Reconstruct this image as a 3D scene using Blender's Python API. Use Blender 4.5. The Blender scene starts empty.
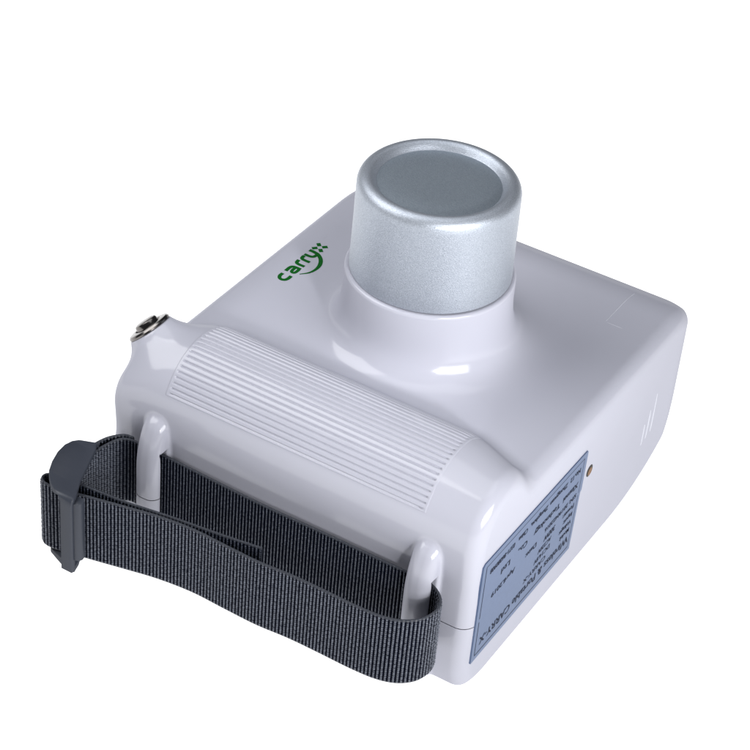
import bpy, bmesh, math
import numpy as np
from mathutils import Matrix, Vector

MM = 0.001
SC = bpy.context.scene
COL = SC.collection

# ------------------------------------------------------------------ helpers
def link(o, parent=None):
    COL.objects.link(o)
    if parent is not None:
        o.parent = parent
    return o

def mesh_obj(name, verts, faces, mat, parent=None, smooth=True):
    me = bpy.data.meshes.new(name)
    me.from_pydata([tuple(v) for v in (np.asarray(verts) * MM)], [], [tuple(f) for f in faces])
    me.update()
    if smooth:
        me.polygons.foreach_set('use_smooth', [True] * len(me.polygons))
    me.materials.append(mat)
    return link(bpy.data.objects.new(name, me), parent)

def np_mesh(name, verts, quads, mat, parent=None, uv=None):
    me = bpy.data.meshes.new(name)
    v = np.asarray(verts, np.float64) * MM
    q = np.asarray(quads, np.int32)
    me.vertices.add(len(v)); me.vertices.foreach_set('co', v.astype(np.float32).ravel())
    me.loops.add(q.size); me.loops.foreach_set('vertex_index', q.ravel())
    me.polygons.add(len(q))
    me.polygons.foreach_set('loop_start', np.arange(0, q.size, 4, dtype=np.int32))
    if uv is not None:
        l = me.uv_layers.new(name='weave')
        l.data.foreach_set('uv', np.asarray(uv, np.float32)[q.ravel()].ravel())
    me.update(calc_edges=True); me.validate()
    me.polygons.foreach_set('use_smooth', [True] * len(me.polygons))
    me.materials.append(mat)
    return link(bpy.data.objects.new(name, me), parent)

def grid_quads(nu, nv, wrap_u=False, wrap_v=False, flip=False):
    iu = np.arange(nu if wrap_u else nu - 1); iv = np.arange(nv if wrap_v else nv - 1)
    I, J = np.meshgrid(iu, iv, indexing='ij'); I = I.ravel(); J = J.ravel()
    I2 = (I + 1) % nu; J2 = (J + 1) % nv
    q = np.stack([I * nv + J, I2 * nv + J, I2 * nv + J2, I * nv + J2], 1)
    return q[:, ::-1] if flip else q

def lathe(name, prof, mat, parent, centre=(0, 0, 0), axis=(0, 0, 1), n=160, sharp=None):
    """prof: (r, z) list from bottom to top; an axis point closes it."""
    ax = Vector(axis).normalized()
    rot = Vector((0, 0, 1)).rotation_difference(ax).to_matrix()
    V = []
    for r, z in prof:
        for k in range(n):
            a = 2 * math.pi * k / n
            p = rot @ Vector((r * math.cos(a), r * math.sin(a), z))
            V.append((p.x + centre[0], p.y + centre[1], p.z + centre[2]))
    F = []
    for i in range(len(prof) - 1):
        for k in range(n):
            k2 = (k + 1) % n
            F.append((i * n + k, i * n + k2, (i + 1) * n + k2, (i + 1) * n + k))
    if prof[0][0] > 0.02:
        F.append(tuple(range(n))[::-1])
    if prof[-1][0] > 0.02:
        F.append(tuple((len(prof) - 1) * n + k for k in range(n)))
    o = mesh_obj(name, V, F, mat, parent)
    me = o.data
    me.set_sharp_from_angle(angle=math.radians(35))
    return o

def spline(pts, step, closed=False):
    """Catmull-Rom through pts, resampled at an even arc length."""
    P = np.asarray(pts, float)
    Q = np.vstack([2 * P[0] - P[1], P, 2 * P[-1] - P[-2]])
    out = []
    for i in range(1, len(Q) - 2):
        t = np.linspace(0, 1, 60, endpoint=False)[:, None]
        a, b, c, d = Q[i - 1], Q[i], Q[i + 1], Q[i + 2]
        out.append(.5 * (2 * b + (c - a) * t + (2 * a - 5 * b + 4 * c - d) * t ** 2 + (-a + 3 * b - 3 * c + d) * t ** 3))
    C = np.vstack(out + [P[-1:]])
    # a few smoothing passes
    for _ in range(30):
        C[1:-1] = .25 * C[:-2] + .5 * C[1:-1] + .25 * C[2:]
    s = np.concatenate([[0], np.cumsum(np.linalg.norm(np.diff(C, axis=0), axis=1))])
    n = int(s[-1] / step) + 1
    u = np.linspace(0, s[-1], n)
    return np.stack([np.interp(u, s, C[:, k]) for k in range(P.shape[1])], 1), u

# ------------------------------------------------------------------ materials
def material(name):
    m = bpy.data.materials.new(name); m.use_nodes = True
    nt = m.node_tree
    return m, nt, nt.nodes['Principled BSDF']

def node(nt, kind, **kw):
    n = nt.nodes.new(kind)
    for k, v in kw.items():
        if k in n.inputs: n.inputs[k].default_value = v
        else: setattr(n, k, v)
    return n

def mat_plastic(name, col, rough, gloss=.045, noise=(260., .006)):
    # diffuse body under an even gloss that rises only a little towards grazing
    m = bpy.data.materials.new(name); m.use_nodes = True
    nt = m.node_tree
    nt.nodes.remove(nt.nodes['Principled BSDF'])
    out = nt.nodes['Material Output']
    tc = node(nt, 'ShaderNodeTexCoord')
    df = node(nt, 'ShaderNodeBsdfDiffuse'); gl = node(nt, 'ShaderNodeBsdfGlossy')
    n0 = node(nt, 'ShaderNodeTexNoise', Scale=30.0, Detail=5.0)
    nt.links.new(tc.outputs['Object'], n0.inputs['Vector'])
    mx = node(nt, 'ShaderNodeMixRGB')
    mx.inputs['Color1'].default_value = (*[c * .975 for c in col], 1)
    mx.inputs['Color2'].default_value = (*[c * 1.025 for c in col], 1)
    nt.links.new(n0.outputs['Fac'], mx.inputs['Fac'])
    nt.links.new(mx.outputs['Color'], df.inputs['Color'])
    n1 = node(nt, 'ShaderNodeTexNoise', Scale=45.0, Detail=4.0)
    nt.links.new(tc.outputs['Object'], n1.inputs['Vector'])
    mr = node(nt, 'ShaderNodeMapRange')
    mr.inputs['To Min'].default_value = rough * .85; mr.inputs['To Max'].default_value = rough * 1.2
    nt.links.new(n1.outputs['Fac'], mr.inputs['Value'])
    nt.links.new(mr.outputs['Result'], gl.inputs['Roughness'])
    n2 = node(nt, 'ShaderNodeTexNoise', Scale=noise[0], Detail=2.0)
    nt.links.new(tc.outputs['Object'], n2.inputs['Vector'])
    bp = node(nt, 'ShaderNodeBump', Strength=noise[1], Distance=.0005)
    nt.links.new(n2.outputs['Fac'], bp.inputs['Height'])
    nt.links.new(bp.outputs['Normal'], df.inputs['Normal']); nt.links.new(bp.outputs['Normal'], gl.inputs['Normal'])
    lw = node(nt, 'ShaderNodeLayerWeight', Blend=.25)
    fr = node(nt, 'ShaderNodeMapRange')
    fr.inputs['To Min'].default_value = gloss; fr.inputs['To Max'].default_value = gloss * 2.2
    nt.links.new(lw.outputs['Facing'], fr.inputs['Value'])
    ms = node(nt, 'ShaderNodeMixShader')
    nt.links.new(fr.outputs['Result'], ms.inputs[0]); nt.links.new(df.outputs[0], ms.inputs[1]); nt.links.new(gl.outputs[0], ms.inputs[2])
    nt.links.new(ms.outputs[0], out.inputs['Surface'])
    return m

def mat_flake(name, col, col2, rough):
    m, nt, b = material(name)
    tc = node(nt, 'ShaderNodeTexCoord')
    n1 = node(nt, 'ShaderNodeTexNoise', Scale=2900.0, Detail=3.0, Roughness=.75)
    nt.links.new(tc.outputs['Object'], n1.inputs['Vector'])
    cr = node(nt, 'ShaderNodeValToRGB')
    cr.color_ramp.elements[0].position = .35; cr.color_ramp.elements[0].color = (*col2, 1)
    cr.color_ramp.elements[1].position = .68; cr.color_ramp.elements[1].color = (*col, 1)
    nt.links.new(n1.outputs['Fac'], cr.inputs['Fac'])
    nt.links.new(cr.outputs['Color'], b.inputs['Base Color'])
    b.inputs['Metallic'].default_value = .75
    b.inputs['Roughness'].default_value = rough
    n2 = node(nt, 'ShaderNodeTexNoise', Scale=2500.0, Detail=2.0)
    nt.links.new(tc.outputs['Object'], n2.inputs['Vector'])
    bp = node(nt, 'ShaderNodeBump', Strength=.35, Distance=.0003)
    nt.links.new(n2.outputs['Fac'], bp.inputs['Height'])
    nt.links.new(bp.outputs['Normal'], b.inputs['Normal'])
    return m

def mat_plain(name, col, rough, metal=0.0):
    m, nt, b = material(name)
    tc = node(nt, 'ShaderNodeTexCoord')
    n1 = node(nt, 'ShaderNodeTexNoise', Scale=400.0, Detail=3.0)
    nt.links.new(tc.outputs['Object'], n1.inputs['Vector'])
    mx = node(nt, 'ShaderNodeMixRGB')
    mx.inputs['Color1'].default_value = (*[c * .94 for c in col], 1)
    mx.inputs['Color2'].default_value = (*[min(1, c * 1.06) for c in col], 1)
    nt.links.new(n1.outputs['Fac'], mx.inputs['Fac'])
    nt.links.new(mx.outputs['Color'], b.inputs['Base Color'])
    b.inputs['Roughness'].default_value = rough
    b.inputs['Metallic'].default_value = metal
    b.inputs['Specular IOR Level'].default_value = .2
    return m

def mat_webbing(name):
    # u = mm along the strap, v = mm across: pale thread crowns, the shade between ribs painted dark
    m, nt, b = material(name)
    uv = node(nt, 'ShaderNodeUVMap', uv_map='weave')
    def mth(op, a, b=None):
        n = node(nt, 'ShaderNodeMath', operation=op)
        for k, q in enumerate((a, b)):
            if q is None: continue
            if isinstance(q, (int, float)): n.inputs[k].default_value = q
            else: nt.links.new(q, n.inputs[k])
        return n.outputs[0]
    sp = node(nt, 'ShaderNodeSeparateXYZ'); nt.links.new(uv.outputs['UV'], sp.inputs[0])
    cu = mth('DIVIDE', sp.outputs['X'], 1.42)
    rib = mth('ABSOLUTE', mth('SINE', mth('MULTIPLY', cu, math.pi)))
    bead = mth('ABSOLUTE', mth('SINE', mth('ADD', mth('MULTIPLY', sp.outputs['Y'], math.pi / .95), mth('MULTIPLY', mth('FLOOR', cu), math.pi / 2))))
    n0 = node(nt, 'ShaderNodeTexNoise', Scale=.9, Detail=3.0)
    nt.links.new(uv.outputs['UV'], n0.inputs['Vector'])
    # pale stitches with painted groove shade between them, the thread slightly uneven
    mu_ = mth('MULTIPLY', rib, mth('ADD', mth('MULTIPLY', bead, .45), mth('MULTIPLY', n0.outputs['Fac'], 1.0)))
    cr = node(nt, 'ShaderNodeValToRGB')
    cr.color_ramp.elements[0].position = .38; cr.color_ramp.elements[0].color = (*STRAP_SHADE, 1)
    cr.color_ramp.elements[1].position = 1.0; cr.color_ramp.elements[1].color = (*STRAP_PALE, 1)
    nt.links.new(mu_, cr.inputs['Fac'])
    # plain grey edge threads
    ed = mth('GREATER_THAN', mth('ABSOLUTE', mth('SUBTRACT', sp.outputs['Y'], 15.2)), 14.55)
    mxe = node(nt, 'ShaderNodeMixRGB'); mxe.inputs['Color2'].default_value = (.042, .046, .058, 1)
    nt.links.new(ed, mxe.inputs['Fac']); nt.links.new(cr.outputs['Color'], mxe.inputs['Color1'])
    nt.links.new(mxe.outputs['Color'], b.inputs['Base Color'])
    nt.links.new(mth('MULTIPLY', mth('SUBTRACT', mu_, .35), 1.1), b.inputs['Specular IOR Level'])
    b.inputs['Roughness'].default_value = .42
    w = node(nt, 'ShaderNodeTexNoise', Scale=6.0, Detail=2.0)
    nt.links.new(uv.outputs['UV'], w.inputs['Vector'])
    bp = node(nt, 'ShaderNodeBump', Strength=.35, Distance=.0002)
    nt.links.new(w.outputs['Fac'], bp.inputs['Height'])
    nt.links.new(bp.outputs['Normal'], b.inputs['Normal'])
    return m

STRAP_SHADE = (.002, .003, .008); STRAP_PALE = (.115, .130, .170)
M_WHITE = mat_plastic('white_plastic', (.40, .404, .465), .13, .04)
M_CONE = mat_flake('silver_paint', (.50, .535, .595), (.29, .32, .37), .46)
M_DISC = mat_flake('silver_paint_dark', (.36, .41, .46), (.24, .28, .33), .46)
M_LABEL = mat_plain('blue_grey_foil', (.088, .126, .22), .4, .1)
M_INK = mat_plain('dark_blue_ink', (.004, .008, .024), .7)
M_HIGHLIGHT = mat_plain('moulding_highlight', (.54, .55, .61), .4)  # lighter than the shell: highlight on the thin ridges put into the colour
M_GREEN = mat_plain('green_ink', (.0012, .085, .007), .5)
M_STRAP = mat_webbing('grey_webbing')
M_BUCKLE = mat_plastic('grey_buckle_plastic', (.038, .043, .057), .35, .03, (700., .06))
M_CHROME = mat_plain('dark_chrome', (.15, .14, .135), .2, 1.0)
M_DARK = mat_plain('hole_shade', (.02, .016, .012), .5)
M_BRASS = mat_plain('brass', (.17, .075, .014), .4, .6)

# ------------------------------------------------------------------ shape of the moulded shell (a distance field, millimetres)
CX, CY = -78.0, 89.0            # axis of the cone
BX, HX = -79.3, 79.3           # middle and half width of the body
def smin(a, b, k):
    h = np.maximum(k - np.abs(a - b), 0) / k
    return np.minimum(a, b) - h * h * k * .25
def smin3(a, b, k):
    h = np.maximum(k - np.abs(a - b), 0) / k
    return np.minimum(a, b) - h * h * h * k / 6.0
def smax(a, b, k):
    return -smin(-a, -b, k)

def capped(d2, w, r):
    """extrude the 2-D distance d2 by |.|-half = w with an edge fillet r"""
    a = d2 + r; b = w + r
    return np.minimum(np.maximum(a, b), 0) + np.hypot(np.maximum(a, 0), np.maximum(b, 0)) - r

def rbox2(y, z, y0, y1, z0, z1, r):
    a = np.abs(y - (y0 + y1) / 2) - (y1 - y0) / 2 + r
    b = np.abs(z - (z0 + z1) / 2) - (z1 - z0) / 2 + r
    return np.minimum(np.maximum(a, b), 0) + np.hypot(np.maximum(a, 0), np.maximum(b, 0)) - r

ZT = 62.5; ZB = -17.0; FY = -4.2; BY = 181.0
BOSS_C = np.array([-155.6, 16.5, 71.6]); BOSS_A = np.array([-.68, -.03, .72]); BOSS_A /= np.linalg.norm(BOSS_A)
POSTS = (-135.9, -19.2)

def base_sdf(x, y, z):
    ax = np.abs(x - BX)
    # slab: one side profile, back-bottom corner cut round
    slab = rbox2(y, z, FY, BY, ZB, ZT, 6.0)
    slab = smax(slab, -(y - FY + z - ZB) * .7071 + 4.2, 8.0)      # round at the lower front edge
    slab = smax(slab, (y - BY + z - ZT) * .7071 + 6.7, 13.0)      # and at the upper back edge
    nb = ((y - BY) * .66 + (z - ZB) * -.75)          # slanting cut along the lower back edge
    cut = nb + 18.5
    slab = smax(slab, cut, 24.0)
    nf = ((y - FY) * -.70 + (z - ZT) * .714) + 9.0        # big round on the top front edge
    slab = smax(slab, nf, 16.0)
    # grip bulge
    t = np.clip((ax - 50.0) / 28.0, 0, 1); t = t * t * (3 - 2 * t)
    yc = 20.0 - 4.2 * t; zc = 52.0; ea = 24.5 - 4.2 * t; eb = 24.4 - 1.6 * t
    py = (y - yc) / ea; pz = (z - zc) / eb
    k0 = np.hypot(py, pz); k1 = np.hypot(py / ea, pz / eb) + 1e-9
    bulge = k0 * (k0 - 1) / k1
    bulge = np.where(k0 < .25, -10.0, bulge)
    d = smin(slab, np.maximum(bulge, -12), 7.0)
    # plan view: edge fillet, big round on the two back corners
    d = capped(d, ax - HX, 6.0)
    bc = ((ax - HX) * .7071 + (y - BY) * .7071) + 4.4
    d = smax(d, bc, 10.0)
    # the button's end of the grip slopes away
    d = smax(d, (-(x - (BX - HX)) + z - 76.0) * .7071 + 9.3, 12.0)
    # collar under the cone
    rr = np.hypot(x - CX, y - CY)
    col = np.maximum(rr - 32.6, z - 92.2); 
    a = rr - 32.6 + 1.2; b = z - 92.2 + 1.2
    col = np.minimum(np.maximum(a, b), 0) + np.hypot(np.maximum(a, 0), np.maximum(b, 0)) - 1.2
    d = smin3(d, col, 27.0)
    # boss that carries the button
    vx = x - BOSS_C[0]; vy = y - BOSS_C[1]; vz = z - BOSS_C[2]
    h = vx * BOSS_A[0] + vy * BOSS_A[1] + vz * BOSS_A[2]
    q = np.sqrt(np.maximum(vx * vx + vy * vy + vz * vz - h * h, 0))
    a = q - (8.4 - h * .3) + .8; b = np.maximum(h + .6, -h - 16) + .8
    boss = np.minimum(np.maximum(a, b), 0) + np.hypot(np.maximum(a, 0), np.maximum(b, 0)) - .8
    d = smin(d, boss, 7.0)
    return d

def grip_uv(x, y, z):
    return x, np.degrees(np.arctan2(z - 52.0, y - 18.0))
GX0, GX1, GA0, GA1 = -133.8, -23.2, 44.0, 155.0

def post_sdf(d, x, y, z):
    for xc in POSTS:
        w = 5.3
        a = np.abs(x - xc) - w
        # side profile: bar in front of the face, its crown leaning back into the body
        prof = np.maximum(-13.2 - y, y - 2.0)
        prof = smax(prof, (z - 43.0) * .584 - (y + 13.2) * .811, 7.0)
        prof = smax(prof, z - 53.0, 5.0)
        prof = smax(prof, -(z + 5.0) * .75 - (y + 13.2) * .66, 5.0)
        p = capped(prof, a, 4.4)
        d = smin(d, p, 1.6)
        slot = np.maximum(np.maximum(np.abs(y + 7.3) - 1.9, np.abs(x - xc) - 7.4), np.abs(z - 21.6) - 17.4)
        d = smax(d, -slot, .6)
    return d

def body_sdf(x, y, z, inset=True):
    d = base_sdf(x, y, z)
    if inset:
        gx, ga = grip_uv(x, y, z)
        m = (gx > GX0 + 1.6) & (gx < GX1 - 1.6) & (ga > GA0 + 3.5) & (ga < GA1 - 3.5) & (z > 50)
        d = d + np.where(m, 1.4, 0.0)
    return post_sdf(d, x, y, z)

def grad(f, P, e=.05):
    g = np.empty_like(P)
    for k in range(3):
        a = P.copy(); b = P.copy(); a[:, k] += e; b[:, k] -= e
        g[:, k] = (f(*a.T) - f(*b.T)) / (2 * e)
    return g

def surface_nets(f, lo, hi, h):
    ax = [np.arange(lo[k], hi[k] + h, h) for k in range(3)]
    n = [len(a) for a in ax]
    D = np.empty(n, np.float32)
    Y, Z = np.meshgrid(ax[1], ax[2], indexing='ij')
    for i, x in enumerate(ax[0]):
        D[i] = f(np.full_like(Y, x), Y, Z)
    S = D < 0
    acc = np.zeros([k - 1 for k in n] + [3], np.float32); cnt = np.zeros([k - 1 for k in n], np.int16)
    c = [slice(0, -1), slice(1, None)]
    for dim in range(3):
        o1, o2 = [k for k in range(3) if k != dim]
        for i in (0, 1):
            for j in (0, 1):
                sa = [None] * 3; sb = [None] * 3
                sa[dim], sb[dim] = c[0], c[1]
                sa[o1] = sb[o1] = c[i]; sa[o2] = sb[o2] = c[j]
                A, B = D[tuple(sa)], D[tuple(sb)]
                m = (A < 0) != (B < 0)
                t = np.where(m, A / np.where(m, A - B, 1), 0)
                acc[..., dim] += np.where(m, t, 0); acc[..., o1] += np.where(m, i, 0); acc[..., o2] += np.where(m, j, 0)
                cnt += m
    act = cnt > 0
    idx = np.full(act.shape, -1, np.int32); idx[act] = np.arange(act.sum())
    cell = np.argwhere(act)
    V = (cell + acc[act] / cnt[act][:, None]) * h + np.asarray(lo)
    Q = []
    for dim in range(3):
        o1, o2 = [(1, 2), (2, 0), (0, 1)][dim]
        sa = [slice(None)] * 3; sb = [slice(None)] * 3
        sa[dim], sb[dim] = c[0], c[1]
        A, B = S[tuple(sa)], S[tuple(sb)]
        for flip, m in ((False, A & ~B), (True, ~A & B)):
            e = np.argwhere(m)
            e = e[(e[:, o1] > 0) & (e[:, o2] > 0)]
            def at(a, b):
                p = e.copy(); p[:, o1] -= a; p[:, o2] -= b
                return idx[p[:, 0], p[:, 1], p[:, 2]]
            q = np.stack([at(1, 1), at(0, 1), at(0, 0), at(1, 0)], 1)
            Q.append(q[:, ::-1] if flip else q)
    return V.astype(np.float64), np.vstack(Q)

H = 0.85
V, Q = surface_nets(body_sdf, (-174.3, -18.2, -20.3), (6.1, 186, 97.5), H)
# slide to even out the net, then settle exactly on the surface
def neighbours_mean(V, Q):
    acc = np.zeros_like(V); n = np.zeros(len(V))
    for a, b in ((0, 1), (1, 2), (2, 3), (3, 0)):
        np.add.at(acc, Q[:, a], V[Q[:, b]]); np.add.at(acc, Q[:, b], V[Q[:, a]])
        np.add.at(n, Q[:, a], 1); np.add.at(n, Q[:, b], 1)
    return acc / n[:, None]
for it in range(3):
    V = V + .5 * (neighbours_mean(V, Q) - V)
    for _ in range(2):
        g = grad(body_sdf, V); l2 = np.maximum((g * g).sum(1), .25)
        st = body_sdf(*V.T) / l2
        V = V - g * np.clip(st, -.5, .5)[:, None]

# ------------------------------------------------------------------ the device
UNIT = bpy.data.objects.new('xray_unit', None)
UNIT.empty_display_size = .02
link(UNIT)
UNIT['label'] = 'white portable X-ray unit with silver cone, ribbed grip and grey hand strap'
UNIT['category'] = 'x-ray unit'

ZS = 18.2
def shell(name, keep_upper):
    o = np_mesh(name, V, Q, M_WHITE, UNIT)
    bm = bmesh.new(); bm.from_mesh(o.data)
    geom = bm.verts[:] + bm.edges[:] + bm.faces[:]
    r = bmesh.ops.bisect_plane(bm, geom=geom, dist=1e-7, plane_co=(0, 0, ZS * MM), plane_no=(0, 0, 1),
                               clear_outer=not keep_upper, clear_inner=keep_upper)
    for v in [g for g in r['geom_cut'] if isinstance(g, bmesh.types.BMVert)]:
        w = min(1, max(0, (45 - v.co.y / MM) / 8))
        v.co.z += (.17 if keep_upper else -.17) * MM * w
    bm.to_mesh(o.data); bm.free()
    o.data.polygons.foreach_set('use_smooth', [True] * len(o.data.polygons))
    n = len(o.data.vertices); co = np.empty(n * 3, np.float32); o.data.vertices.foreach_get('co', co)
    P = co.reshape(-1, 3).astype(np.float64) / MM
    g = grad(body_sdf, P, .3); g /= np.maximum(np.linalg.norm(g, axis=1), 1e-6)[:, None]
    o.data.normals_split_custom_set_from_vertices(g.astype(np.float32))
    return o
shell('upper_shell', True)
shell('lower_shell', False)

# ribbed grip: the bulge again, with grooves sunk into it
def grip():
    nr, per = 20, 14
    na = nr * per + 1
    A = np.radians(np.linspace(GA1, GA0, na))
    xs = np.concatenate([[GX0 - .5], np.linspace(GX0, GX0 + 2.4, 10), np.linspace(GX0 + 3.2, GX1 - 3.2, 90),
                         np.linspace(GX1 - 2.4, GX1, 10), [GX1 + .5]])
    X, AA = np.meshgrid(xs, A, indexing='ij')
    lo = np.full(X.shape, 12.0); hi = np.full(X.shape, 34.0)
    ca, sa = np.cos(AA), np.sin(AA)
    for _ in range(34):
        mid = .5 * (lo + hi)
        ins = base_sdf(X, 18 + mid * ca, 52 + mid * sa) < 0
        lo = np.where(ins, mid, lo); hi = np.where(ins, hi, mid)
    R = .5 * (lo + hi)
    ph = (np.arange(na) / per) % 1.0
    grv = np.exp(-((ph - .5) / .135) ** 2)
    ex = np.clip((np.minimum(X - GX0, GX1 - X) - .9) / .35, 0, 1)
    off = .13 - .62 * grv[None, :] * ex
    off[0, :] = off[-1, :] = -.5; off[:, 0] = off[:, -1] = -.5
    R = R + off
    P = np.stack([X, 18 + R * ca, 52 + R * sa], -1).reshape(-1, 3)
    return np_mesh('ribbed_grip', P, grid_quads(len(xs), na, flip=True), M_WHITE, UNIT)
grip()

# cone
pro = [(30.0, 92.6), (31.0, 92.7), (31.05, 93.3), (30.9, 100), (30.7, 112), (30.65, 121), (30.6, 126.2)]
for k in range(1, 10):
    a = math.radians(k * 10)
    pro.append((26.6 + 4.0 * math.cos(a), 127.6 + 4.5 * math.sin(a)))
pro += [(25.9, 132.0), (25.2, 131.6), (24.6, 131.0), (24.1, 130.4), (23.7, 129.9), (23.4, 129.55), (23.2, 129.35), (22.6, 129.3)]
cone = lathe('cone', pro, M_CONE, UNIT, (CX, CY, 0), n=220)
lathe('end_disc', [(21.0, 129.1), (23.3, 129.2), (23.2, 129.46), (23.0, 129.5), (12, 129.5), (.01, 129.5)], M_DISC, cone, (CX, CY, 0), n=180)

# button on its boss
bt = bpy.data.objects
C0 = BOSS_C
ring = lathe('shutter_button', [(8.0, -1.4), (8.7, -.5), (8.7, .1), (8.1, .8), (6.6, 1.15), (5.6, 1.0), (5.1, .3)], M_CHROME, UNIT, C0, BOSS_A, 64)
lathe('button_cap', [(4.6, -.2), (4.6, 2.2), (4.2, 2.8), (3.3, 3.1), (.01, 3.15)], M_CHROME, ring, C0, BOSS_A, 48)

# screw on the right side
SY, SZ = 86.2, 33.0
scr = lathe('screw', [(2.6, -.5), (2.6, .05), (2.45, .12), (.01, .12)], M_DARK, UNIT, (0, SY, SZ), (1, 0, 0), 48)  # flat dark disc painted as the shade inside the screw hole
lathe('screw_head', [(1.75, -.2), (1.75, .14), (1.4, .22), (.9, .16), (.01, .12)], M_BRASS, scr, (0, SY + .35, SZ - .55), (1, 0, 0), 40)

def bar_mesh(name, quads3, mat, parent):
    V_, F_ = [], []
    for q in quads3:
        b = len(V_); V_ += list(q); F_.append((b, b + 1, b + 2, b + 3))
    return mesh_obj(name, V_, F_, mat, parent, smooth=False)

# label plate with printing, upside down on the right side
def prism(name, outline, x0, x1, mat, parent):
    n = len(outline)
    V_ = [(x0, y, z) for y, z in outline] + [(x1, y, z) for y, z in outline]
    F_ = [tuple(range(n))[::-1], tuple(range(n, 2 * n))] + [(k, (k + 1) % n, n + (k + 1) % n, n + k) for k in range(n)]
    return mesh_obj(name, V_, F_, mat, parent, smooth=False)
LAB = [(0.2, 0.0), (77.6, 0.0), (79.3, 27.2), (80.2, 28.0), (80.8, 46.2), (80.2, 46.8), (1.4, 47.6), (0.3, 46.4)]
plate = prism('rating_plate', LAB, -1.0, .45, M_LABEL, UNIT)
XL = .47
def line_yz(p, q, w):
    p = np.array(p, float); q = np.array(q, float); d = (q - p) / np.linalg.norm(q - p); n = np.array([-d[1], d[0]]) * w / 2
    c = [p - n, q - n, q + n, p + n]
    return [(XL, *k) for k in c]
bar_mesh('border_line', [line_yz((2.4, 2.4), (75.6, 2.4), .5), line_yz((2.4, 2.65), (2.5, 19), .5), line_yz((2.5, 20.6), (2.8, 44.9), .5),
                         line_yz((2.55, 45.15), (78.4, 44.4), .32), line_yz((78.1, 44.2), (77.6, 28), .3), line_yz((77.4, 27), (75.6, 2.65), .3)], M_INK, plate)

def text_mesh(name, body, size, mat, parent, M, bold=0.0, spacing=1.0, xs=1.0):
    cu = bpy.data.curves.new(name, 'FONT')
    cu.body = body; cu.size = size; cu.offset = bold; cu.space_character = spacing; cu.resolution_u = 3
    o = bpy.data.objects.new(name, cu); COL.objects.link(o)
    bpy.context.view_layer.update()
    me = bpy.data.meshes.new_from_object(o.evaluated_get(bpy.context.evaluated_depsgraph_get()))
    bpy.data.objects.remove(o)
    wx = max(v.co.x for v in me.vertices)
    me.transform(Matrix.Diagonal((xs * MM, MM, MM, 1)))
    me.transform(M)
    me.materials.clear(); me.materials.append(mat)
    me.name = name
    return link(bpy.data.objects.new(name, me), parent)

def on_label(y_start, z_base, x=XL):
    # text runs towards the front (-y) and stands on its head (-z)
    M = Matrix.Identity(4)
    M.col[0] = (0, -1, 0, 0); M.col[1] = (0, 0, -1, 0); M.col[2] = (1, 0, 0, 0)
    M.col[3] = (x * MM, y_start * MM, z_base * MM, 1)
    return M
def label_line(s, y0, y1, z, size, bold=0.0, strikes=3):
    cu = bpy.data.curves.new('t', 'FONT'); cu.body = s; cu.size = size; cu.offset = bold
    o = bpy.data.objects.new('t', cu); COL.objects.link(o); bpy.context.view_layer.update()
    w = o.dimensions.x; bpy.data.objects.remove(o)
    t = text_mesh('printed_text', s, size, M_INK, plate, on_label(y0, z), bold, 1.0, (y0 - y1) / w)
    bm = bmesh.new(); bm.from_mesh(t.data)                           # heavier print: the same letters struck again a hair along
    for k in range(1, strikes):
        g = bmesh.ops.duplicate(bm, geom=bm.verts[:] + bm.edges[:] + bm.faces[:] if k == 1 else base)
        if k == 1: base = [q for q in g['geom']]
        bmesh.ops.translate(bm, verts=[q for q in g['geom'] if isinstance(q, bmesh.types.BMVert)], vec=(.01 * MM, -.16 * MM * (1 if k == 1 else 1), 0))
    bm.to_mesh(t.data); bm.free()
label_line('Wireless & Portable CARRY-X', 74.5, 5.0, 9.2, 5.0, .06, 3)
label_line('Model:', 74.4, 66.5, 13.4, 3.0, .03);   label_line('CARRY-X', 55, 37.5, 13.4, 3.0, .03)
label_line('Voltage:', 74.6, 64.8, 17.3, 3.0, .03); label_line('DC14.8V', 57.5, 45.0, 17.3, 3.0, .03)
label_line('Input:', 74.8, 67.5, 21.0, 3.0, .03); label_line('AC220V', 57.5, 47.0, 21.0, 3.0, .03)
label_line('Power:', 75.2, 66.0, 25.0, 3.2, .04);  label_line('300W', 59.8, 51.0, 25.0, 3.6, .05)
label_line('S/N: 20190422016', 75.8, 50.5, 29.4, 3.0, .03); label_line('Date:', 44.5, 36.0, 27.4, 3.2, .04); label_line('April.2019', 27.5, 10.0, 27.4, 3.2, .04)
label_line('Xinmei', 75.6, 63.5, 35.0, 3.7, .06); label_line('Technology', 61.0, 40.5, 35.0, 3.7, .06)
label_line('Co.,', 35.5, 28.5, 35.0, 3.7, .06); label_line('Ltd', 22.5, 16.0, 35.0, 3.7, .06)
label_line('No.12', 76.2, 68.0, 41.6, 3.2, .04); label_line('Zhongyuan', 65.5, 51.5, 41.6, 3.2, .04); label_line('Zhengzhou,', 49.8, 36.5, 41.6, 3.2, .04)
label_line('China', 34.2, 27.3, 41.6, 3.2, .04); label_line('0371-86080908', 24.5, 6.3, 41.6, 3.2, .04)

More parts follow.
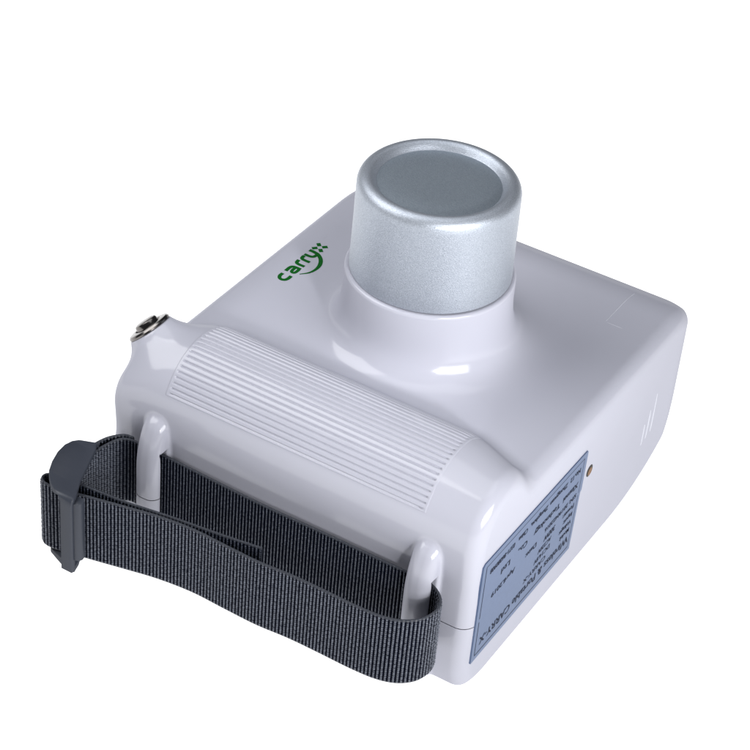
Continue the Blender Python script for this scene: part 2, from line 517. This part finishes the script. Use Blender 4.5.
# green logo on the top face: strokes of even width, y's tail sweeping under the word
def logo():
    # local frame: u along the word (+y), v up (-x); origin at the baseline start
    W = 1.42
    def sm(pts, n=6):
        return [tuple(p) for p in spline(pts, .25)[0]]
    S = [(sm([(5.4, 4.2), (3.6, 4.25), (2.2, 3.6), (1.7, 2.5), (2.2, 1.3), (3.6, .75), (5.7, .75)]), W),
         (sm([(7.3, 4.25), (10.0, 4.25), (11.2, 3.7), (11.5, 2.6), (11.5, .3)]), W),
         (sm([(11.2, 2.5), (9.2, 2.5), (8.2, 2.2), (7.9, 1.6), (8.2, 1.0), (9.2, .75), (11.2, .75)]), W * .9),
         (sm([(13.9, .2), (13.9, 2.8), (14.3, 3.9), (15.2, 4.25), (16.4, 4.25)]), W),
         (sm([(17.5, .2), (17.5, 2.8), (17.9, 3.9), (18.8, 4.25), (20.0, 4.25)]), W),
         (sm([(20.9, 4.8), (20.9, 2.6), (21.4, 1.3), (22.4, .85), (23.6, .8)]), W),
         (sm([(24.4, 4.8), (24.3, 2.6), (23.7, .4), (21.6, -2.0), (18.6, -3.6), (15.2, -4.1), (11.6, -3.3), (8.6, -1.0)]), W * 1.12),
         ([(26.0, 4.7), (27.5, 3.2)], W * 1.1), ([(28.9, 2.0), (30.4, .5)], W * 1.1),
         ([(26.0, .5), (27.5, 2.0)], W * 1.1), ([(28.9, 3.2), (30.4, 4.7)], W * 1.1)]
    V_, F_ = [], []
    for pts, w in S:
        p = np.array(pts, float); n = len(p)
        d = np.gradient(p, axis=0); d /= np.linalg.norm(d, axis=1)[:, None] + 1e-9
        nn = np.stack([-d[:, 1], d[:, 0]], 1) * w / 2
        taper = np.ones(n)
        if n > 60 and w > W:                                        # the long tail thins out
            taper[-45:] = np.linspace(1, .25, 45)
        a = p + nn * taper[:, None]; b_ = p - nn * taper[:, None]
        base = len(V_)
        for k in range(n):
            for q in (a[k], b_[k]):
                u, v = q
                u = u * LU; v = v * LV
                V_.append((LX - v + u * LSK, LY + u, 0))
        for k in range(n - 1):
            i = base + 2 * k
            F_.append((i, i + 1, i + 3, i + 2))
    V_ = np.array(V_)
    # lay it on the moulded top
    z = np.full(len(V_), 66.0)
    for _ in range(8):
        z -= base_sdf(V_[:, 0], V_[:, 1], z)
    V_[:, 2] = z + .06 + .002 * (np.arange(len(V_)) % 7)
    o = mesh_obj('logo', V_, F_, M_GREEN, UNIT, smooth=False)
    return o
LX, LY, LU, LV, LSK = -138.2, 82.4, 1.07, 1.08, 0.0
logo()

# faint parting lines of the inset corner panel and three raised bars on the side
def on_top(x, y):
    z = 66.0
    for _ in range(10):
        z -= float(base_sdf(np.array([x]), np.array([y]), np.array([z]))[0])
    return z
def ridge(name, pts, w, h, mat):
    V_, F_ = [], []
    P_ = [np.array(p, float) for p in pts]
    n = len(P_)
    for k in range(n):
        d = P_[min(k + 1, n - 1)] - P_[max(k - 1, 0)]; d /= np.linalg.norm(d)
        g = grad(base_sdf, P_[k][None])[0]; g /= np.linalg.norm(g)
        s = np.cross(d, g)
        h_ = h if 0 < k < n - 1 else -.02
        for a, b in ((-w / 2, -.1), (-w / 4, h_), (w / 4, h_), (w / 2, -.1)):
            V_.append(P_[k] + s * a + g * b)
    for k in range(n - 1):
        for j in range(3):
            i = 4 * k + j
            F_.append((i, i + 1, i + 5, i + 4))
    F_ += [(0, 1, 2, 3), tuple(4 * (n - 1) + j for j in (3, 2, 1, 0))]
    return mesh_obj(name, V_, F_, mat, UNIT, smooth=False)
ridge('panel_line', [(-23.8, y, on_top(-23.8, y)) for y in np.linspace(138, 166, 14)], .3, .05, M_HIGHLIGHT)
ridge('panel_line', [(x, 138, on_top(x, 138)) for x in np.linspace(-23.4, -16, 6)], .26, .05, M_HIGHLIGHT)
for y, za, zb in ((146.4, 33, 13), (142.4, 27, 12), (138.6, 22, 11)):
    ridge('raised_bar', [(0, y + (z - 20) * .02, z) for z in np.linspace(za, zb, 6)], 1.0, .14, M_HIGHLIGHT)

# ------------------------------------------------------------------ hand strap
TH = 1.5
def ribbon(name, path, z0, z1, parent, bend=None, uo=0.0):
    C, u = spline(path, .17)
    if C.shape[1] == 2:
        C = np.column_stack([C, np.zeros(len(C))])
    T = np.gradient(C[:, :2], axis=0); T /= np.linalg.norm(T, axis=1)[:, None]
    N = np.stack([-T[:, 1], T[:, 0]], 1)
    nv = 112
    v = np.linspace(0, 1, nv)
    wv = v * (z1 - z0)
    Pu = 1.42; Pv = .95
    U, Wv = np.meshgrid(u + uo, wv, indexing='ij')
    rows = []
    col = np.floor(U / Pu)
    for side in (1, -1):
        cu = (U / Pu) % 1.0
        ribs = np.clip(np.cos(np.pi * (cu - .5)), 0, 1) ** 1.3
        st = np.abs(np.sin(np.pi * (Wv / Pv + .5 * (col % 2))))
        jit = .5 + .5 * np.sin(12.9898 * col + 78.233 * np.floor(Wv / Pv) + side)
        hgt = ribs * (.35 + .65 * st ** .8) * (.82 + .25 * jit)
        edge = np.clip(np.minimum(Wv, wv[-1] - Wv) / .9, 0, 1)
        sel = np.clip((np.minimum(Wv, wv[-1] - Wv) - .5) / .5, 0, 1)
        hgt = hgt * sel + .62 * (1 - sel)
        off = (TH / 2 - .6 + .72 * hgt) * np.sqrt(.25 + .75 * edge)
        P = np.empty(U.shape + (3,))
        P[..., 0] = C[:, 0][:, None] + side * N[:, 0][:, None] * off
        P[..., 1] = C[:, 1][:, None] + side * N[:, 1][:, None] * off
        P[..., 2] = z0 + Wv + C[:, 2][:, None] + .10 * np.sin(U * .11 + 1) 
        rows.append(P)
    A = np.concatenate([rows[0], rows[1][:, ::-1]], 1)               # closed loop across
    n1, n2 = A.shape[:2]
    uvA = np.concatenate([np.stack([U, Wv], -1), np.stack([U + 500, Wv], -1)[:, ::-1]], 1).reshape(-1, 2)
    Q_ = grid_quads(n1, n2, wrap_v=True)
    caps = []
    for i, fl in ((0, False), (n1 - 1, True)):
        for j in range(nv - 1):
            q = [i * n2 + j, i * n2 + j + 1, i * n2 + n2 - 2 - j, i * n2 + n2 - 1 - j]
            caps.append(q if not fl else q[::-1])
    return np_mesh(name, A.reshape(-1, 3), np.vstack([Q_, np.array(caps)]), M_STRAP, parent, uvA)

main_path = [(-152.5, -36, .3), (-153, -30, .6), (-152.8, -22, 1.0), (-151.6, -15, 1.4), (-149.5, -9.6, 1.6), (-146, -7.3, 1.5), (-141, -7.15, 1.4), (-135, -7.1, 1.3),
             (-127, -7.15, 1.1), (-110, -7.2, .4), (-85, -7.3, 0), (-60, -7.2, 0), (-35, -7.15, .2), (-22, -7.2, .3), (-15.5, -7.6, .2), (-10.5, -10.2, 0), (-7.6, -14.4, 0),
             (-7.2, -19, 0), (-9.2, -24.6, 0), (-14, -29, 0), (-21, -31.4, 0), (-31, -32.2, 0), (-44, -32.3, 0), (-57, -32.6, 0), (-70, -33.6, 0), (-84, -33.4, 0), (-98, -33.2, 0),
             (-112, -34.8, 0), (-125, -37.4, -.2), (-137, -40, -.4), (-146, -42, -.5), (-153, -43.8, -.4), (-157.5, -44.2, 0), (-159.6, -42.6, .2), (-159.0, -40.2, .3), (-155.5, -38.6, .2),
             (-150, -37.6, 0), (-140, -36.8, 0), (-127, -35.2, -.2), (-110, -32.4, -.2), (-91, -30.0, 0), (-73.5, -27.0, .1)]
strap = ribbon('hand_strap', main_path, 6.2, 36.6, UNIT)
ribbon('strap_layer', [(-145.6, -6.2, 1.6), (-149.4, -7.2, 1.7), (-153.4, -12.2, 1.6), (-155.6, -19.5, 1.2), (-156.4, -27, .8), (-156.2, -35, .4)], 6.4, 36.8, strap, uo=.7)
strap['label'] = 'dark grey woven hand strap'

# buckle: two D-shaped end plates joined by upright bars
def dplate(name, outline, z0, z1, parent, r=.6):
    n = len(outline)
    P_ = np.array(outline, float); c = P_.mean(0)
    def inset(d):
        e = np.roll(P_, -1, 0) - np.roll(P_, 1, 0); e /= np.linalg.norm(e, axis=1)[:, None]
        return P_ + np.stack([-e[:, 1], e[:, 0]], 1) * d * ORI
    area = .5 * np.sum(P_[:, 0] * np.roll(P_[:, 1], -1) - np.roll(P_[:, 0], -1) * P_[:, 1])
    ORI = 1 if area > 0 else -1
    rings = [(z0, r), (z0 + r * .3, r * .3), (z0 + r, 0), (z1 - r, 0), (z1 - r * .3, r * .3), (z1, r)]
    V_, F_ = [], []
    for z, d in rings:
        V_ += [(x, y, z) for x, y in inset(d)]
    for i in range(len(rings) - 1):
        for k in range(n):
            k2 = (k + 1) % n
            F_.append((i * n + k, i * n + k2, (i + 1) * n + k2, (i + 1) * n + k))
    F_.append(tuple(range(n))[::-1]); F_.append(tuple((len(rings) - 1) * n + k for k in range(n)))
    if ORI < 0: F_ = [f[::-1] for f in F_]
    o = mesh_obj(name, V_, F_, M_BUCKLE, parent)
    o.data.set_sharp_from_angle(angle=math.radians(40))
    return o
D_LEFT = [(-153.2, -18.6), (-156.4, -19.9), (-159.6, -21.2), (-161.3, -23.2), (-162.1, -26.3), (-161.6, -31.1), (-159.8, -36.6), (-157.5, -41.3), (-155.5, -43.9), (-152.6, -46.7), (-149.6, -48.7)]
D_RIGHT = [(-151.3, -21.6), (-149.5, -26.7), (-147.2, -32.9), (-145.2, -38.5), (-142.6, -43.6), (-140.8, -46.8), (-140.3, -48.7)]
D_OUT = D_LEFT + [(-147.0, -49.6), (-141.0, -49.6)] + D_RIGHT[::-1]
def buckle_body():
    # the upper plate narrows towards the front and turns down into the front bar
    left = np.array(D_LEFT); rightp = np.array(D_LEFT[:1] + D_RIGHT)
    def xl(y): return np.interp(-y, -left[:, 1], left[:, 0])
    def xr(y): return np.interp(-y, -rightp[:, 1], rightp[:, 0])
    st = []
    for y in np.linspace(-18.6, -48.4, 64):
        st.append((xl(y), xr(y), y, 40.2, 0.0, 1.0))
    for k in range(1, 13):
        a = math.radians(90 * k / 12); t = k / 12
        st.append((-145.3 - (4.8 * (1 - t) ** 2.0), -140.3 + .1 * t, -48.4 - 2.3 * math.sin(a), 36.7 + 3.5 * math.cos(a), -math.sin(a), math.cos(a)))
    for z in (32.0, 20.0, 12.0, 5.6):
        st.append((-145.3, -140.2, -50.7, z, -1.0, 0.0))
    V_, F_ = [], []
    t = 2.2; b = .3
    for x0, x1, y, z, ny, nz in st:
        x1 = max(x1, x0 + .9)
        for x, dep in ((x0, t - b), (x0, b), (x0 + b, 0), (x1 - b, 0), (x1, b), (x1, t - b), (x1 - b, t), (x0 + b, t)):
            V_.append((x, y - ny * dep, z - nz * dep))
    m = 8
    for i in range(len(st) - 1):
        for k in range(m):
            k2 = (k + 1) % m
            F_.append((i * m + k, i * m + k2, (i + 1) * m + k2, (i + 1) * m + k))
    F_.append(tuple(range(m))[::-1]); F_.append(tuple((len(st) - 1) * m + k for k in range(m)))
    o = mesh_obj('buckle', V_, F_, M_BUCKLE, strap)
    bm = bmesh.new(); bm.from_mesh(o.data); bmesh.ops.recalc_face_normals(bm, faces=bm.faces[:]); bm.to_mesh(o.data); bm.free()
    o.data.polygons.foreach_set('use_smooth', [True] * len(o.data.polygons))
    o.data.set_sharp_from_angle(angle=math.radians(50))
    return o
bk = buckle_body()
dplate('end_plate', D_LEFT[:-2] + [(-151.5, -45.6), (-146.5, -47.6), (-141.6, -47.6)] + D_RIGHT[:-2][::-1], 2.6, 5.2, bk)
dplate('inner_bar', [(-142.0, -49.4), (-139.6, -49.3), (-138.2, -48.6), (-137.7, -47.4), (-138.0, -45.6), (-139.0, -44.6), (-142.0, -44.6)], 11.0, 38.0, bk, .3)
dplate('middle_bar', [(-156.0, -42.0), (-153.6, -41.8), (-153.2, -41.2), (-153.4, -40.4), (-156.4, -40.2), (-156.6, -41.0)], 3.0, 38.3, bk, .25)

# ------------------------------------------------------------------ white ground with an added glow
def glow_ground():
    R_ = 3.2
    me = bpy.data.meshes.new('ground')
    me.from_pydata([(-R_, -R_, 0), (R_, -R_, 0), (R_, R_, 0), (-R_, R_, 0)], [], [(0, 1, 2, 3)])
    m, nt, b = material('glowing_white_ground')
    b.inputs['Base Color'].default_value = (.5, .5, .5, 1); b.inputs['Roughness'].default_value = .6
    b.inputs['Emission Color'].default_value = (1, 1, 1, 1); b.inputs['Emission Strength'].default_value = 1.0  # glow added so the ground stays pure white without any shadow
    me.materials.append(m)
    o = link(bpy.data.objects.new('ground', me)); o.location = (0, 0, (ZB - .1) * MM)
    o['kind'] = 'structure'
glow_ground()

# ------------------------------------------------------------------ light
W = bpy.data.worlds.new('World'); SC.world = W; W.use_nodes = True
bg = W.node_tree.nodes['Background']
bg.inputs[0].default_value = (.86, .90, 1.0, 1); bg.inputs[1].default_value = .08

def softbox(name, loc, target, sx, sy, power, col=(1, 1, 1)):
    L = bpy.data.lights.new(name, 'AREA'); L.shape = 'RECTANGLE'; L.size = sx; L.size_y = sy; L.energy = power; L.color = col
    o = link(bpy.data.objects.new(name, L)); o.location = loc
    d = Vector(target) - Vector(loc)
    o.rotation_euler = d.to_track_quat('-Z', 'Y').to_euler()
    return o
softbox('softbox_right', (1.05, -.42, .46), (-.05, .06, .04), .8, .55, 15.0)
softbox('softbox_left', (-.52, -.12, .62), (-.08, .06, .06), .58, .5, 4.4)
softbox('overhead_fill', (-.12, .15, 1.35), (-.08, .08, .06), 1.1, 1.0, 5.5, (.95, .97, 1.0))  # unseen overhead fill, added to lift the top face
# unseen spot, added to brighten the collar under the cone
L = bpy.data.lights.new('collar_fill_spot', 'SPOT'); L.energy = 80.0; L.spot_size = math.radians(7.0); L.spot_blend = 1.0; L.shadow_soft_size = .07
o = link(bpy.data.objects.new('collar_fill_spot', L)); o.location = (.74, -.64, .44)
o.rotation_euler = (Vector((-.062, .058, .083)) - o.location).to_track_quat('-Z', 'Y').to_euler()

# ------------------------------------------------------------------ camera
cam = bpy.data.cameras.new('camera'); co_ = link(bpy.data.objects.new('camera', cam))
cam.sensor_width = 36; cam.lens = 2109.53 / 750 * 36; cam.clip_start = .01; cam.clip_end = 50
right = (.8492, .5228, .0740); down = (.3667, -.4830, -.7951); fwd = (-.3800, .7024, -.6019)
M = Matrix((( right[0], -down[0], -fwd[0], 221.822 * MM), (right[1], -down[1], -fwd[1], -501.2 * MM), (right[2], -down[2], -fwd[2], 537.756 * MM), (0, 0, 0, 1)))
co_.matrix_world = M
SC.camera = co_
SC.view_settings.view_transform = 'Standard'; SC.view_settings.look = 'None'; SC.view_settings.exposure = 0; SC.view_settings.gamma = 1
SC.render.engine = 'CYCLES'
